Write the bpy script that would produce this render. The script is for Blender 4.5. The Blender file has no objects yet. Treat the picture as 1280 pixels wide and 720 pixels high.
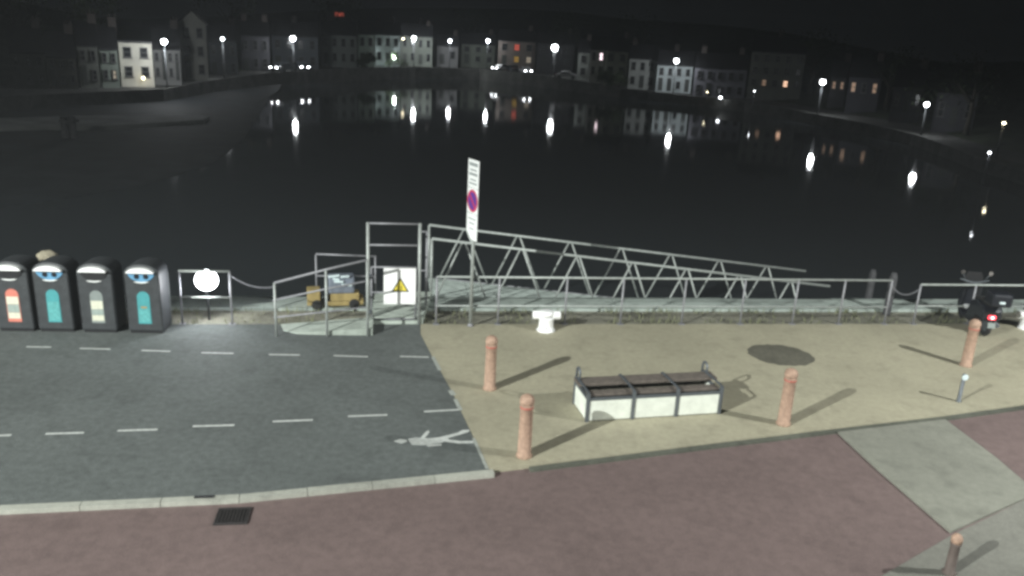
import bpy, bmesh, math, random
from mathutils import Vector, Matrix
random.seed(7)
scene = bpy.context.scene
COL = scene.collection
R = math.radians

# ------------------------------------------------------------------ camera
CAM_H = 6.2
PITCH, ROLL, FPX = R(17.1), R(2.9), 1000.0
cd = bpy.data.cameras.new('camera'); cam = bpy.data.objects.new('camera', cd); COL.objects.link(cam)
cd.sensor_width = 36.0; cd.lens = 36.0 * FPX / 1280.0; cd.clip_end = 3000; cd.clip_start = 0.05
fwd = Vector((0, math.cos(PITCH), -math.sin(PITCH)))
r0 = Vector((1, 0, 0)); u0 = Vector((0, math.sin(PITCH), math.cos(PITCH)))
rt = r0 * math.cos(ROLL) + u0 * math.sin(ROLL); up = -r0 * math.sin(ROLL) + u0 * math.cos(ROLL)
m3 = Matrix((rt, up, -fwd)).transposed()
cam.matrix_world = Matrix.Translation((0, 0, CAM_H)) @ m3.to_4x4()
scene.camera = cam

# ------------------------------------------------------------------ world, exposure
w = bpy.data.worlds.new('World'); scene.world = w; w.use_nodes = True
nt = w.node_tree; bg = nt.nodes['Background']
bg.inputs['Color'].default_value = (0.0038, 0.0043, 0.0047, 1); bg.inputs['Strength'].default_value = 1.0
vs = scene.view_settings
vs.view_transform = 'Standard'; vs.look = 'None'; vs.exposure = 0.0; vs.gamma = 1.0
scene.render.resolution_x = 1024; scene.render.resolution_y = 576
scene.cycles.filter_width = 3.1

# near street lamps (their light is made in their builder)
LAMP_A = (-24.0, -13.0, 17.0, 104000)
LAMP_B = (16.6, 8.5, 8.8, 9500)

# ------------------------------------------------------------------ survey helpers
def sray(x, y):
    return (fwd + rt * ((x - 640) / FPX) - up * ((y - 360) / FPX)).normalized()
def at(x, y, z=0.0):
    d = sray(x, y); t = (z - CAM_H) / d.z
    return Vector((d.x * t, d.y * t, z))
def place(x, y, D):
    d = sray(x, y); t = D / math.hypot(d.x, d.y)
    return Vector((d.x * t, d.y * t, CAM_H + d.z * t))
QA = math.atan(0.151); qc, qs = math.cos(QA), math.sin(QA)
def Q(s, o, z=0.0):                       # s along the quay railing, o outwards to the water
    return Vector((s * qc - o * qs, 17.33 + s * qs + o * qc, z))

# ------------------------------------------------------------------ materials
def mat(name, col, rough=0.8, metal=0.0, nscale=6.0, var=0.25, bump=0.0, bscale=60.0, spec=0.5, col2=None, detail=6.0):
    m = bpy.data.materials.new(name); m.use_nodes = True
    n = m.node_tree.nodes; l = m.node_tree.links; b = n['Principled BSDF']
    b.inputs['Roughness'].default_value = rough; b.inputs['Metallic'].default_value = metal
    b.inputs['Specular IOR Level'].default_value = spec
    tc = n.new('ShaderNodeTexCoord')
    nz = n.new('ShaderNodeTexNoise'); nz.inputs['Scale'].default_value = nscale; nz.inputs['Detail'].default_value = detail
    nz.inputs['Roughness'].default_value = 0.65
    l.new(tc.outputs['Object'], nz.inputs['Vector'])
    cr = n.new('ShaderNodeValToRGB'); cr.color_ramp.elements[0].position = 0.3; cr.color_ramp.elements[1].position = 0.7
    c2 = col2 or tuple(min(1, c * (1 + var)) for c in col)
    c1 = tuple(c * (1 - var) for c in col)
    cr.color_ramp.elements[0].color = (*c1, 1); cr.color_ramp.elements[1].color = (*c2, 1)
    l.new(nz.outputs['Fac'], cr.inputs['Fac']); l.new(cr.outputs['Color'], b.inputs['Base Color'])
    if bump:
        n2 = n.new('ShaderNodeTexNoise'); n2.inputs['Scale'].default_value = bscale; n2.inputs['Detail'].default_value = 4
        l.new(tc.outputs['Object'], n2.inputs['Vector'])
        bp = n.new('ShaderNodeBump'); bp.inputs['Strength'].default_value = bump; bp.inputs['Distance'].default_value = 0.02
        l.new(n2.outputs['Fac'], bp.inputs['Height']); l.new(bp.outputs['Normal'], b.inputs['Normal'])
    return m
def ground_mat(name, col, var=0.12, grain=0.25, stain=0.25, bump=0.35, rough=0.85):
    """aggregate grain + patchy stains; for paving and asphalt"""
    m = bpy.data.materials.new(name); m.use_nodes = True
    n = m.node_tree.nodes; l = m.node_tree.links; b = n['Principled BSDF']
    b.inputs['Roughness'].default_value = rough; b.inputs['Specular IOR Level'].default_value = 0.3
    tc = n.new('ShaderNodeTexCoord')
    def noise(s, d, lo, hi, a, z):
        nz = n.new('ShaderNodeTexNoise'); nz.inputs['Scale'].default_value = s; nz.inputs['Detail'].default_value = d
        l.new(tc.outputs['Object'], nz.inputs['Vector'])
        mr = n.new('ShaderNodeMapRange'); mr.inputs['From Min'].default_value = lo; mr.inputs['From Max'].default_value = hi
        mr.inputs['To Min'].default_value = a; mr.inputs['To Max'].default_value = z
        l.new(nz.outputs['Fac'], mr.inputs['Value']); return mr.outputs['Result'], nz.outputs['Fac']
    a, _ = noise(0.45, 5, 0.35, 0.65, 1 - var, 1 + var)
    s_, _ = noise(2.2, 8, 0.52, 0.72, 1.0, 1 - stain)
    g, gf = noise(55, 3, 0.3, 0.7, 1 - grain, 1 + grain)
    g3, _g = noise(9, 6, 0.3, 0.7, 1 - grain * .55, 1 + grain * .55)
    mg = n.new('ShaderNodeMath'); mg.operation = 'MULTIPLY'; l.new(g, mg.inputs[0]); l.new(g3, mg.inputs[1]); g = mg.outputs[0]
    m1 = n.new('ShaderNodeMath'); m1.operation = 'MULTIPLY'; l.new(a, m1.inputs[0]); l.new(s_, m1.inputs[1])
    m2 = n.new('ShaderNodeMath'); m2.operation = 'MULTIPLY'; l.new(m1.outputs[0], m2.inputs[0]); l.new(g, m2.inputs[1])
    vm = n.new('ShaderNodeVectorMath'); vm.operation = 'SCALE'; vm.inputs[0].default_value = col
    l.new(m2.outputs[0], vm.inputs['Scale']); l.new(vm.outputs[0], b.inputs['Base Color'])
    bp = n.new('ShaderNodeBump'); bp.inputs['Strength'].default_value = bump; bp.inputs['Distance'].default_value = 0.01
    l.new(gf, bp.inputs['Height']); l.new(bp.outputs['Normal'], b.inputs['Normal'])
    return m
def emis(name, col, strength):
    m = bpy.data.materials.new(name); m.use_nodes = True
    b = m.node_tree.nodes['Principled BSDF']
    b.inputs['Base Color'].default_value = (*[min(1, c) for c in col], 1)
    b.inputs['Emission Color'].default_value = (*col, 1); b.inputs['Emission Strength'].default_value = strength
    return m

M = dict(
    asphalt=ground_mat('grey asphalt', (0.113, 0.125, 0.122), 0.1, 0.3, 0.18),
    tan=ground_mat('tan resin paving', (0.352, 0.328, 0.242), 0.08, 0.16, 0.16),
    red=ground_mat('worn red road surface', (0.153, 0.112, 0.107), 0.08, 0.2, 0.12),
    band=ground_mat('pale concrete band', (0.222, 0.224, 0.190), 0.08, 0.15, 0.2),
    nearpave=ground_mat('grey paving', (0.182, 0.180, 0.158), 0.1, 0.15, 0.15),
    soil=ground_mat('soil and gravel', (0.21, 0.205, 0.165), 0.3, 0.4, 0.45, 0.8),
    coping=ground_mat('weathered coping concrete', (0.36, 0.41, 0.38), 0.15, 0.15, 0.4),
    patch=ground_mat('dark repair asphalt', (0.105, 0.10, 0.078), 0.2, 0.3, 0.2),
    kerb=ground_mat('pale kerb stone', (0.38, 0.385, 0.34), 0.12, 0.15, 0.3),
    kerbdark=ground_mat('dirty dropped kerb', (0.10, 0.105, 0.085), 0.3, 0.2, 0.3),
    ramp=ground_mat('pale ramp concrete', (0.42, 0.47, 0.42), 0.15, 0.12, 0.3),
    wallstone=ground_mat('quay wall stone', (0.12, 0.12, 0.11), 0.3, 0.3, 0.4),
    hidingmud=ground_mat('dark water toned mud', (0.013, 0.017, 0.020), 0.5, 0.2, 0.4, 0.5, 0.8),
    mud=ground_mat('pale mud', (0.42, 0.43, 0.42), 0.3, 0.2, 0.2, 0.4),
    hill=ground_mat('hillside grass', (0.035, 0.045, 0.025), 0.4, 0.3, 0.4),
    farquay=ground_mat('far quay paving', (0.09, 0.09, 0.085), 0.3, 0.2, 0.4),
    paint=mat('white road paint', (0.52, 0.54, 0.52), 0.7, var=0.25, nscale=14, bump=0.2),
    faint=mat('worn road paint', (0.34, 0.36, 0.33), 0.8, var=0.35, nscale=20),
    galv=mat('galvanised steel', (0.36, 0.385, 0.37), 0.5, 0.25, nscale=12, var=0.2),
    galvd=mat('dull galvanised steel', (0.27, 0.27, 0.29), 0.55, 0.25, nscale=12, var=0.2),
    deck=mat('pale deck grating', (0.58, 0.66, 0.62), 0.6, 0.1, nscale=4, var=0.22, bump=0.3),
    blackplastic=mat('charcoal bin plastic', (0.042, 0.046, 0.050), 0.5, nscale=8, var=0.25, bump=0.1),
    dark=mat('dark plastic', (0.012, 0.012, 0.014), 0.5),
    blue=mat('blue plastic', (0.12, 0.30, 0.48), 0.5, var=0.12),
    white=mat('white paint', (0.86, 0.88, 0.87), 0.45, var=0.04, nscale=4),
    chalk=mat('white enamel', (0.93, 0.93, 0.93), 0.35, var=0.03, spec=0.8),
    panel=mat('weathered white panel', (0.72, 0.75, 0.68), 0.6, var=0.12, nscale=5),
    coral=mat('coral label', (0.60, 0.19, 0.14), 0.6, var=0.1),
    teal=mat('teal label', (0.06, 0.30, 0.32), 0.6, var=0.12),
    greylab=mat('grey label', (0.22, 0.25, 0.24), 0.6, var=0.12),
    paper=mat('cream label paper', (0.62, 0.62, 0.50), 0.6, var=0.15, nscale=20),
    greypaper=mat('grey label paper', (0.30, 0.36, 0.33), 0.6, var=0.15, nscale=20),
    tealpaper=mat('teal tinted paper', (0.10, 0.36, 0.36), 0.6, var=0.25, nscale=14),
    yellow=mat('yellow paint', (0.34, 0.26, 0.11), 0.5, var=0.2),
    signyellow=mat('sign yellow', (0.80, 0.66, 0.08), 0.5, var=0.03),
    signtext=mat('grey sign lettering', (0.30, 0.33, 0.33), 0.5, var=0.05),
    black=mat('black enamel', (0.02, 0.02, 0.02), 0.4),
    purple=mat('faded blue roundel', (0.12, 0.05, 0.28), 0.4, var=0.1),
    signred=mat('sign red', (0.55, 0.05, 0.12), 0.4, var=0.1),
    bollard=mat('faded terracotta paint', (0.37, 0.245, 0.18), 0.75, var=0.3, nscale=14, bump=0.15),
    bollard_dk=mat('grimy brown paint', (0.11, 0.085, 0.075), 0.75, var=0.16, nscale=9, bump=0.15),
    redband=mat('red reflective band', (0.42, 0.13, 0.10), 0.4, var=0.1),
    reflector=mat('pale reflector', (0.62, 0.72, 0.74), 0.4, var=0.05),
    timber=mat('dark weathered timber', (0.125, 0.105, 0.09), 0.8, nscale=10, var=0.3, bump=0.4, bscale=30),
    steel=mat('blue grey steel', (0.13, 0.145, 0.16), 0.5, 0.4, nscale=10, var=0.2),
    cast=mat('cast iron', (0.06, 0.055, 0.055), 0.6, 0.5, nscale=30, var=0.3),
    chain=mat('dull chain steel', (0.22, 0.22, 0.24), 0.6, 0.4),
    rubber=mat('rubber', (0.02, 0.02, 0.02), 0.85),
    scoot=mat('dark scooter paint', (0.014, 0.016, 0.022), 0.35, 0.1, var=0.1),
    chrome=mat('chrome', (0.6, 0.6, 0.62), 0.2, 1.0),
    pile=mat('tarred timber pile', (0.06, 0.06, 0.065), 0.8, nscale=8, var=0.3, bump=0.4),
    canvas=mat('pale brown canvas', (0.30, 0.27, 0.20), 0.9, nscale=6, var=0.25, bump=0.4),
    tarp=mat('grey blue tarpaulin', (0.16, 0.18, 0.22), 0.45, var=0.15),
    polepaint=mat('dark pole paint', (0.03, 0.032, 0.034), 0.7),
    slate=mat('slate roof', (0.035, 0.035, 0.04), 0.7, nscale=3, var=0.3),
    glass=mat('dark window glass', (0.02, 0.022, 0.025), 0.12, spec=0.8),
    frame=mat('window frame paint', (0.12, 0.12, 0.12), 0.6),
    door=mat('dark door paint', (0.05, 0.055, 0.05), 0.6),
    brick=mat('chimney brick', (0.06, 0.05, 0.045), 0.85),
    bark=mat('bark', (0.05, 0.045, 0.035), 0.9),
    leaf=mat('dark foliage', (0.045, 0.065, 0.03), 0.8, nscale=1.5, var=0.45),
    weed=mat('rough grass blades', (0.17, 0.18, 0.10), 0.8, nscale=3, var=0.4),
    carwhite=mat('pale car paint', (0.5, 0.5, 0.5), 0.3, var=0.05), cardark=mat('dark car paint', (0.03, 0.035, 0.04), 0.3, var=0.1),
    lamp=emis('cool lamp glass', (0.93, 0.97, 1.0), 24.0), lampbig=emis('bright cool lamp glass', (0.93, 0.98, 1.0), 34.0),
    lampsmall=emis('small cool lamp glass', (0.9, 0.95, 1.0), 16.0),
    flood=emis('floodlight lens', (0.93, 0.96, 1.0), 22.0),
    head=emis('headlight glass', (0.92, 0.96, 1.0), 25.0),
    tail=emis('red tail light', (1.0, 0.06, 0.08), 3.0), tailhot=emis('tail bulb', (1.0, 0.55, 0.55), 4.0),
    warm=emis('warm lit window', (1.0, 0.62, 0.42), 1.3), warmdim=emis('dim warm window', (1.0, 0.66, 0.45), 0.16),
    pinkwin=emis('bright pinkish window', (1.0, 0.80, 0.86), 2.2), amber=emis('amber shopfront', (1.0, 0.6, 0.12), 0.10),
    cream=emis('cream shopfront', (1.0, 0.85, 0.65), 0.16), redglow=emis('red shop light', (1.0, 0.18, 0.12), 0.30),
    porch=emis('porch lamp', (1.0, 0.9, 0.62), 14.0),
)
def wallmat(col):
    k = 'w%.2f%.2f%.2f' % col
    if k not in M: M[k] = mat('house render', col, 0.9, nscale=0.6, var=0.18)
    return M[k]

# ------------------------------------------------------------------ mesh helpers
class MB:
    def __init__(self): self.v = []; self.f = []; self.sm = []
    def add(self, vs, fs, smooth=False):
        o = len(self.v); self.v += [tuple(v) for v in vs]
        for f in fs: self.f.append(tuple(i + o for i in f)); self.sm.append(smooth)
        return self
    def box(self, c, s, rot=None, bev=0.0):
        bm = bmesh.new(); bmesh.ops.create_cube(bm, size=1.0)
        for v in bm.verts: v.co = Vector((v.co.x * s[0], v.co.y * s[1], v.co.z * s[2]))
        if bev: bmesh.ops.bevel(bm, geom=list(bm.edges), offset=bev, segments=2, affect='EDGES', profile=0.6)
        mt = rot.to_matrix() if hasattr(rot, 'to_matrix') else (rot or Matrix.Identity(3))
        bm.verts.ensure_lookup_table()
        for i, v in enumerate(bm.verts): v.index = i
        self.add([mt @ v.co + Vector(c) for v in bm.verts], [[v.index for v in f.verts] for f in bm.faces]); bm.free(); return self
    def tube(self, pts, r, n=8, cap=True):
        pts = [Vector(p) for p in pts]; rs = r if isinstance(r, (list, tuple)) else [r] * len(pts)
        vs = []; prev = None
        for i, p in enumerate(pts):
            if i == 0: d = pts[1] - p
            elif i == len(pts) - 1: d = p - pts[i - 1]
            else: d = (pts[i + 1] - p).normalized() + (p - pts[i - 1]).normalized()
            d.normalize()
            a = prev if prev is not None else (Vector((0, 0, 1)) if abs(d.z) < 0.9 else Vector((1, 0, 0)))
            x = a - d * a.dot(d)
            if x.length < 1e-4: x = Vector((0, 1, 0)) - d * d.y
            x.normalize(); prev = x; y = d.cross(x)
            for k in range(n):
                t = 2 * math.pi * k / n; vs.append(p + (x * math.cos(t) + y * math.sin(t)) * rs[i])
        fs = []
        for i in range(len(pts) - 1):
            for k in range(n):
                a = i * n + k; b = i * n + (k + 1) % n; fs.append((a, b, b + n, a + n))
        self.add(vs, fs, True)
        if cap:
            o = len(self.v) - len(vs)
            self.f.append(tuple(reversed(range(o, o + n)))); self.sm.append(False)
            self.f.append(tuple(range(o + (len(pts) - 1) * n, o + len(pts) * n))); self.sm.append(False)
        return self
    def lathe(self, prof, c=(0, 0, 0), n=20, ax=None):
        """prof = [(radius, height)]"""
        mt = ax or Matrix.Identity(3); c = Vector(c); vs = []
        for r, z in prof:
            for k in range(n):
                t = 2 * math.pi * k / n; vs.append(mt @ Vector((r * math.cos(t), r * math.sin(t), z)) + c)
        fs = []
        for i in range(len(prof) - 1):
            for k in range(n):
                a = i * n + k; b = i * n + (k + 1) % n; fs.append((a, b, b + n, a + n))
        self.add(vs, fs, True); o = len(self.v) - len(vs)
        self.f.append(tuple(reversed(range(o, o + n)))); self.sm.append(False)
        self.f.append(tuple(range(o + (len(prof) - 1) * n, o + len(prof) * n))); self.sm.append(False)
        return self
    def prism(self, poly, h, mt=None):
        """poly 2-D points extruded along +z by h, then transformed by 4x4 mt"""
        mt = mt or Matrix.Identity(4); n = len(poly)
        vs = [mt @ Vector((x, y, 0)) for x, y in poly] + [mt @ Vector((x, y, h)) for x, y in poly]
        fs = [tuple(reversed(range(n))), tuple(range(n, 2 * n))] + [(i, (i + 1) % n, (i + 1) % n + n, i + n) for i in range(n)]
        return self.add(vs, fs)
    def sheet(self, poly, z0, th):
        """flat slab from world xy polygon: top at z0, thickness th"""
        poly = [(p[0], p[1]) for p in poly]
        return self.prism(poly, th, Matrix.Translation((0, 0, z0 - th)))
    def build(self, name, m, parent=None, loc=None, rotz=0.0, bevel=0.0):
        me = bpy.data.meshes.new(name); me.from_pydata(self.v, [], self.f)
        for p, s in zip(me.polygons, self.sm): p.use_smooth = s
        bm = bmesh.new(); bm.from_mesh(me); bmesh.ops.recalc_face_normals(bm, faces=bm.faces); bm.to_mesh(me); bm.free()
        me.update(); me.materials.append(m)
        o = bpy.data.objects.new(name, me); COL.objects.link(o)
        if parent is not None: o.parent = parent
        if loc is not None: o.location = loc
        if rotz: o.rotation_euler = (0, 0, rotz)
        return o
def tag(o, label=None, cat=None, group=None, kind=None):
    if label: o['label'] = label
    if cat: o['category'] = cat
    if group: o['group'] = group
    if kind: o['kind'] = kind
    return o
def thing(name, label, cat, loc=(0, 0, 0), rotz=0.0, group=None):
    o = bpy.data.objects.new(name, None); COL.objects.link(o); o.empty_display_size = 0.2
    o.location = loc; o.rotation_euler = (0, 0, rotz); tag(o, label, cat, group); return o
def kids(o): return [c for c in bpy.data.objects if c.parent is o]
def copy_tree(o, parent=None):
    c = o.copy(); COL.objects.link(c)
    if parent is not None: c.parent = parent
    for ch in kids(o): copy_tree(ch, c)
    return c
def struct(name, mb, m): return tag(mb.build(name, m), kind='structure')
def rz(a): return Matrix.Rotation(a, 3, 'Z')
def ax_to(d):
    return Vector((0, 0, 1)).rotation_difference(Vector(d).normalized()).to_matrix()

# ------------------------------------------------------------------ near ground
K = [(-26, 7.6), (-16, 8.25), (-10, 8.72), (-6.63, 9.19), (-3.64, 9.74), (-0.16, 10.76)]
K2 = [(0.38, 10.94), (3, 11.85), (5.73, 12.78), (8.07, 13.55), (9.98, 14.25), (16, 16.3), (34, 21.0)]
N_ = [(-26, 2.8), (-5, 4.3), (2.5, 7.0), (4.81, 8.63), (6.24, 9.65), (8.2, 10.9), (14, 13.3), (34, 18)]
qL, qR = -30, 38
def qxy(s, o): v = Q(s, o); return (v.x, v.y)
B = [(-0.22, 10.78), (-0.8, 12.76), (-1.0, 13.47), (-1.56, 15.16), (-1.95, 16.4), qxy(-2.05, 0)]
struct('quay_base', MB().sheet([(-40, -30), (40, -30), (45, 20), qxy(qR, 1.82), qxy(qL, 1.82), (-40, 12)], -0.12, 3.9), M['wallstone'])
struct('road', MB().sheet(K + K2 + N_[::-1], -0.055, 0.06), M['red'])
struct('parking_area', MB().sheet(K + B + [qxy(-27, 0)], 0.0, 0.115), M['asphalt'])
struct('promenade_pavement', MB().sheet([(-0.215, 10.785)] + K2 + [qxy(35, 0)] + [qxy(-2.045, 0)] + [(-1.945, 16.4), (-1.555, 15.16), (-0.995, 13.47), (-0.795, 12.76)], 0.0, 0.115), M['tan'])
struct('near_pavement', MB().sheet(N_ + [(34, -20), (-26, -20)], -0.012, 0.10), M['nearpave'])
struct('crossing_band', MB().sheet([(5.80, 12.70), (5.98, 11.4), (6.28, 9.75), (7.9, 10.75), (8.22, 11.0), (8.2, 12.0), (8.05, 13.44)], -0.02, 0.10), M['band'])
struct('verge_strip', MB().sheet([qxy(qL, 0.004), qxy(qR, 0.004), qxy(qR, 0.95), qxy(qL, 0.95)], -0.015, 0.1), M['soil'])
cp = MB()
s = qL
while s < qR:
    e = min(s + 1.5 + random.uniform(-.05, .05), qR); j = random.uniform(-.012, .012)
    cp.sheet([qxy(s + .012, 0.955), qxy(e, 0.955), qxy(e, 1.84 + j), qxy(s + .012, 1.84 + j)], 0.05 + j * .5, 0.30); s = e
struct('quay_coping', cp, M['coping'])
# kerb stones (single lengths with joints)
def offset_line(pts, d):
    out = []
    for i, p in enumerate(pts):
        a = Vector(pts[max(0, i - 1)]); b = Vector(pts[min(len(pts) - 1, i + 1)]); t = (b - a).normalized()
        out.append((p[0] - t.y * d, p[1] + t.x * d))
    return out
def subdivide(pts, n):
    out = []
    for i in range(len(pts) - 1):
        L = math.hypot(pts[i + 1][0] - pts[i][0], pts[i + 1][1] - pts[i][1]); k = max(1, int(L / n))
        for j in range(k): t = j / k; out.append((pts[i][0] * (1 - t) + pts[i + 1][0] * t, pts[i][1] * (1 - t) + pts[i + 1][1] * t))
    out.append(pts[-1]); return out
def kerbline(pts, wd, top, m, name):
    mb = MB(); p = subdivide(pts, 0.9); i1 = offset_line(p, -0.02); i2 = offset_line(p, -0.02 - wd)
    for i in range(len(p) - 1):
        def lp(a, b, t): return (a[0] * (1 - t) + b[0] * t, a[1] * (1 - t) + b[1] * t)
        mb.sheet([lp(i1[i], i1[i + 1], .01), i1[i + 1], i2[i + 1], lp(i2[i], i2[i + 1], .01)], top + random.uniform(-.003, .003), 0.12)
    return struct(name, mb, m)
kerbline(K, 0.12, 0.018, M['kerb'], 'kerb')
kerbline(K2[:2] + K2[1:], 0.10, -0.012, M['kerbdark'], 'dropped_kerb')
# painted markings
def mark_line(a, b, wd, m, name, z=0.004):
    a = at(*a); b = at(*b); t = (b - a); t.z = 0; t.normalize(); n = Vector((-t.y, t.x, 0)) * wd / 2
    o = MB().sheet([a - n, b - n, b + n, a + n], z, 0.003).build(name, m); return o
row1 = [(33, 64, 433.5, 434), (100, 138, 435.5, 436.5), (177, 213, 438, 439.3), (252, 292, 441, 441.8), (336, 375, 443.2, 443.9), (417, 460, 444.6, 446), (500, 536, 445.5, 446.5)]
row2 = [(-40, 14, 546, 544), (57, 105, 542.4, 541), (147, 197, 538.5, 537), (241, 293, 533, 531.5), (341, 391, 527, 525), (435, 484, 520.5, 518.7), (530, 577, 514.6, 512)]
pm = []
for r, rn in ((row1, 'far'), (row2, 'middle')):
    for x0, x1, y0, y1 in r: pm.append(((x0, y0), (x1, y1), .045 if rn == 'far' else .05))
mb = MB()
for a, b, wd in pm:
    A = at(*a); Bp = at(*b); t = (Bp - A).normalized(); n = Vector((-t.y, t.x, 0)) * wd / 2; mb.sheet([A - n, Bp - n, Bp + n, A + n], 0.004, 0.003)
struct('bay_markings', mb, M['paint'])
mb = MB()
for a, b, wd in (((541, 446), (550, 463), .07), ((563, 488), (567, 494), .10), ((569, 499), (576, 513), .07), ((592, 548), (609, 586), .05)):
    A = at(*a); Bp = at(*b); t = (Bp - A).normalized(); n = Vector((-t.y, t.x, 0)) * wd / 2; mb.sheet([A - n, Bp - n, Bp + n, A + n], 0.005, 0.003)
struct('edge_markings', mb, M['faint'])
mb = MB()
for poly in ([(492, 551.5), (500, 549), (508, 550), (509, 552.5), (501, 554.5)],
             [(510, 549), (520, 547), (535, 548.3), (545, 547.5), (557, 545), (561, 549), (552, 553.5), (532, 556.6), (515, 556)],
             [(526, 547.3), (531, 541), (535, 538), (537, 540), (531, 547.8)],
             [(533, 556.4), (552, 554.8), (552, 557), (535, 558.3)],
             [(557, 545), (572, 541), (578, 537.6), (587, 537.5), (586, 540), (575, 543.4), (560, 547.6)],
             [(560, 549.5), (575, 551.5), (592, 551.5), (591, 554), (572, 554), (556, 551.8)]):
    mb.sheet([at(*p) for p in poly], 0.004, 0.003)
tag(mb.build('pedestrian_symbol', M['paint']), kind='structure')
# round dark patch in the paving
mb = MB(); c = at(976, 443.5); random.seed(3)
mb.sheet([(c.x + math.cos(t / 40 * 2 * math.pi) * .70 * (1 + random.uniform(-.05, .05)), c.y + math.sin(t / 40 * 2 * math.pi) * .62 * (1 + random.uniform(-.05, .05))) for t in range(40)], 0.004, 0.003)
struct('paving_patch', mb, M['patch'])
# gully grate in the road
g = thing('gully_grate', 'dark iron gully grate set in the red road below the white kerb', 'drain', (-3.58, 9.285, -0.055), R(9)); g.scale = (.72, 1.12, 1)
mb = MB()
for sx, sy, w_, d_ in ((0, .16, .60, .03), (0, -.16, .60, .03), (-.285, 0, .03, .29), (.285, 0, .03, .29)): mb.box((sx, sy, 0.006), (w_, d_, .03))
mb.build('frame', M['cast'], g)
mb = MB()
for i in range(9): mb.box((-.24 + i * .06, 0, 0.004), (.034, .285, .022))
mb.build('grating', M['cast'], g)
MB().box((0, 0, -.0), (.55, .29, .006)).build('pit_floor', M['dark'], g)
o = MB().box((0, 0, 0), (.26, .05, .09), bev=.005).build('kerb_inlet', M['dark'], loc=(-4.08, 9.60, -0.012), rotz=R(9))
tag(o, 'small dark kerb inlet slot in the pale kerb left of the gully grate', 'drain inlet')

# ------------------------------------------------------------------ water and far ground
m = bpy.data.materials.new('harbour water'); m.use_nodes = True
n = m.node_tree.nodes; l = m.node_tree.links; b = n['Principled BSDF']
b.inputs['Base Color'].default_value = (0.036, 0.042, 0.046, 1); b.inputs['Roughness'].default_value = 0.032; b.inputs['IOR'].default_value = 1.33
tc = n.new('ShaderNodeTexCoord')
nz = n.new('ShaderNodeTexNoise'); nz.inputs['Scale'].default_value = 1.4; nz.inputs['Detail'].default_value = 3
n3 = n.new('ShaderNodeTexNoise'); n3.inputs['Scale'].default_value = 0.25; n3.inputs['Detail'].default_value = 2
ad = n.new('ShaderNodeMath'); ad.operation = 'ADD'
l.new(tc.outputs['Object'], nz.inputs['Vector']); l.new(tc.outputs['Object'], n3.inputs['Vector'])
l.new(nz.outputs['Fac'], ad.inputs[0]); l.new(n3.outputs['Fac'], ad.inputs[1])
bp = n.new('ShaderNodeBump'); bp.inputs['Strength'].default_value = 0.5; bp.inputs['Distance'].default_value = 0.010
l.new(ad.outputs[0], bp.inputs['Height']); l.new(bp.outputs['Normal'], b.inputs['Normal'])
M['water'] = m
WZ = -2.1
struct('water', MB().sheet([(-400, 5), (400, 5), (400, 300), (-400, 300)], WZ, 0.5), M['water'])

SH = [(-420, 60, -1.0), (-60, 82, -.8), (100, 90, -.8), (205, 96, -.7), (300, 120, -.4), (366, 135, -.1), (517, 173, 0), (600, 180, 0), (693, 158, 0), (780, 141, -.7), (845, 136, -.9), (940, 126, -.8), (1028, 112, -1.0), (1158, 95, -1.2), (1255, 76, -1.4), (1400, 64, -1.4), (1900, 40, -1.4)]
def shore(px):
    for i in range(len(SH) - 1):
        a, b = SH[i], SH[i + 1]
        if a[0] <= px <= b[0]:
            t = (px - a[0]) / (b[0] - a[0]); return a[1] * (1 - t) + b[1] * t, a[2] * (1 - t) + b[2] * t
    return (SH[0] if px < SH[0][0] else SH[-1])[1:]
def bearing(px):
    d = sray(px, 60); v = Vector((d.x, d.y, 0)); return v.normalized()
# quay platform, wall and hillside as rings away from the camera
pxs = [-420 + i * 20 for i in range(117)]
mbq = MB(); mbw = MB(); mbh = MB()
def ring(mb, rings):
    vs = []; nn = len(pxs)
    for r in rings:
        for px in pxs:
            D, zg = shore(px); v = bearing(px); dd, zz = r(D, zg, px); vs.append((v.x * dd, v.y * dd, zz))
    fs = []
    for i in range(len(rings) - 1):
        for k in range(nn - 1): fs.append((i * nn + k, i * nn + k + 1, (i + 1) * nn + k + 1, (i + 1) * nn + k))
    mb.add(vs, fs, False)
ring(mbw, [lambda D, z, p: (D - .6, -4), lambda D, z, p: (D - .1, z + .25), lambda D, z, p: (D + .4, z + .25), lambda D, z, p: (D + .4, z)])
ring(mbq, [lambda D, z, p: (D + .4, z), lambda D, z, p: (D + 7, z + .02), lambda D, z, p: (D + 16, z + .1)])
def hz(D, z, p, k):
    h = {1: 1.5, 2: 7, 3: 14, 4: 20}[k] * (0.75 + 0.35 * math.sin(p * .006 + k)) ; return z + h
ring(mbh, [lambda D, z, p: (D + 16, z + .1), lambda D, z, p: (D + 30, hz(D, z, p, 1)), lambda D, z, p: (D + 65, hz(D, z, p, 2)), lambda D, z, p: (D + 130, hz(D, z, p, 3)), lambda D, z, p: (D + 260, hz(D, z, p, 4)), lambda D, z, p: (D + 700, -5)])
struct('far_quay_wall', mbw, M['wallstone']); struct('far_quay_road', mbq, M['farquay']); struct('hillside', mbh, M['hill'])
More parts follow.
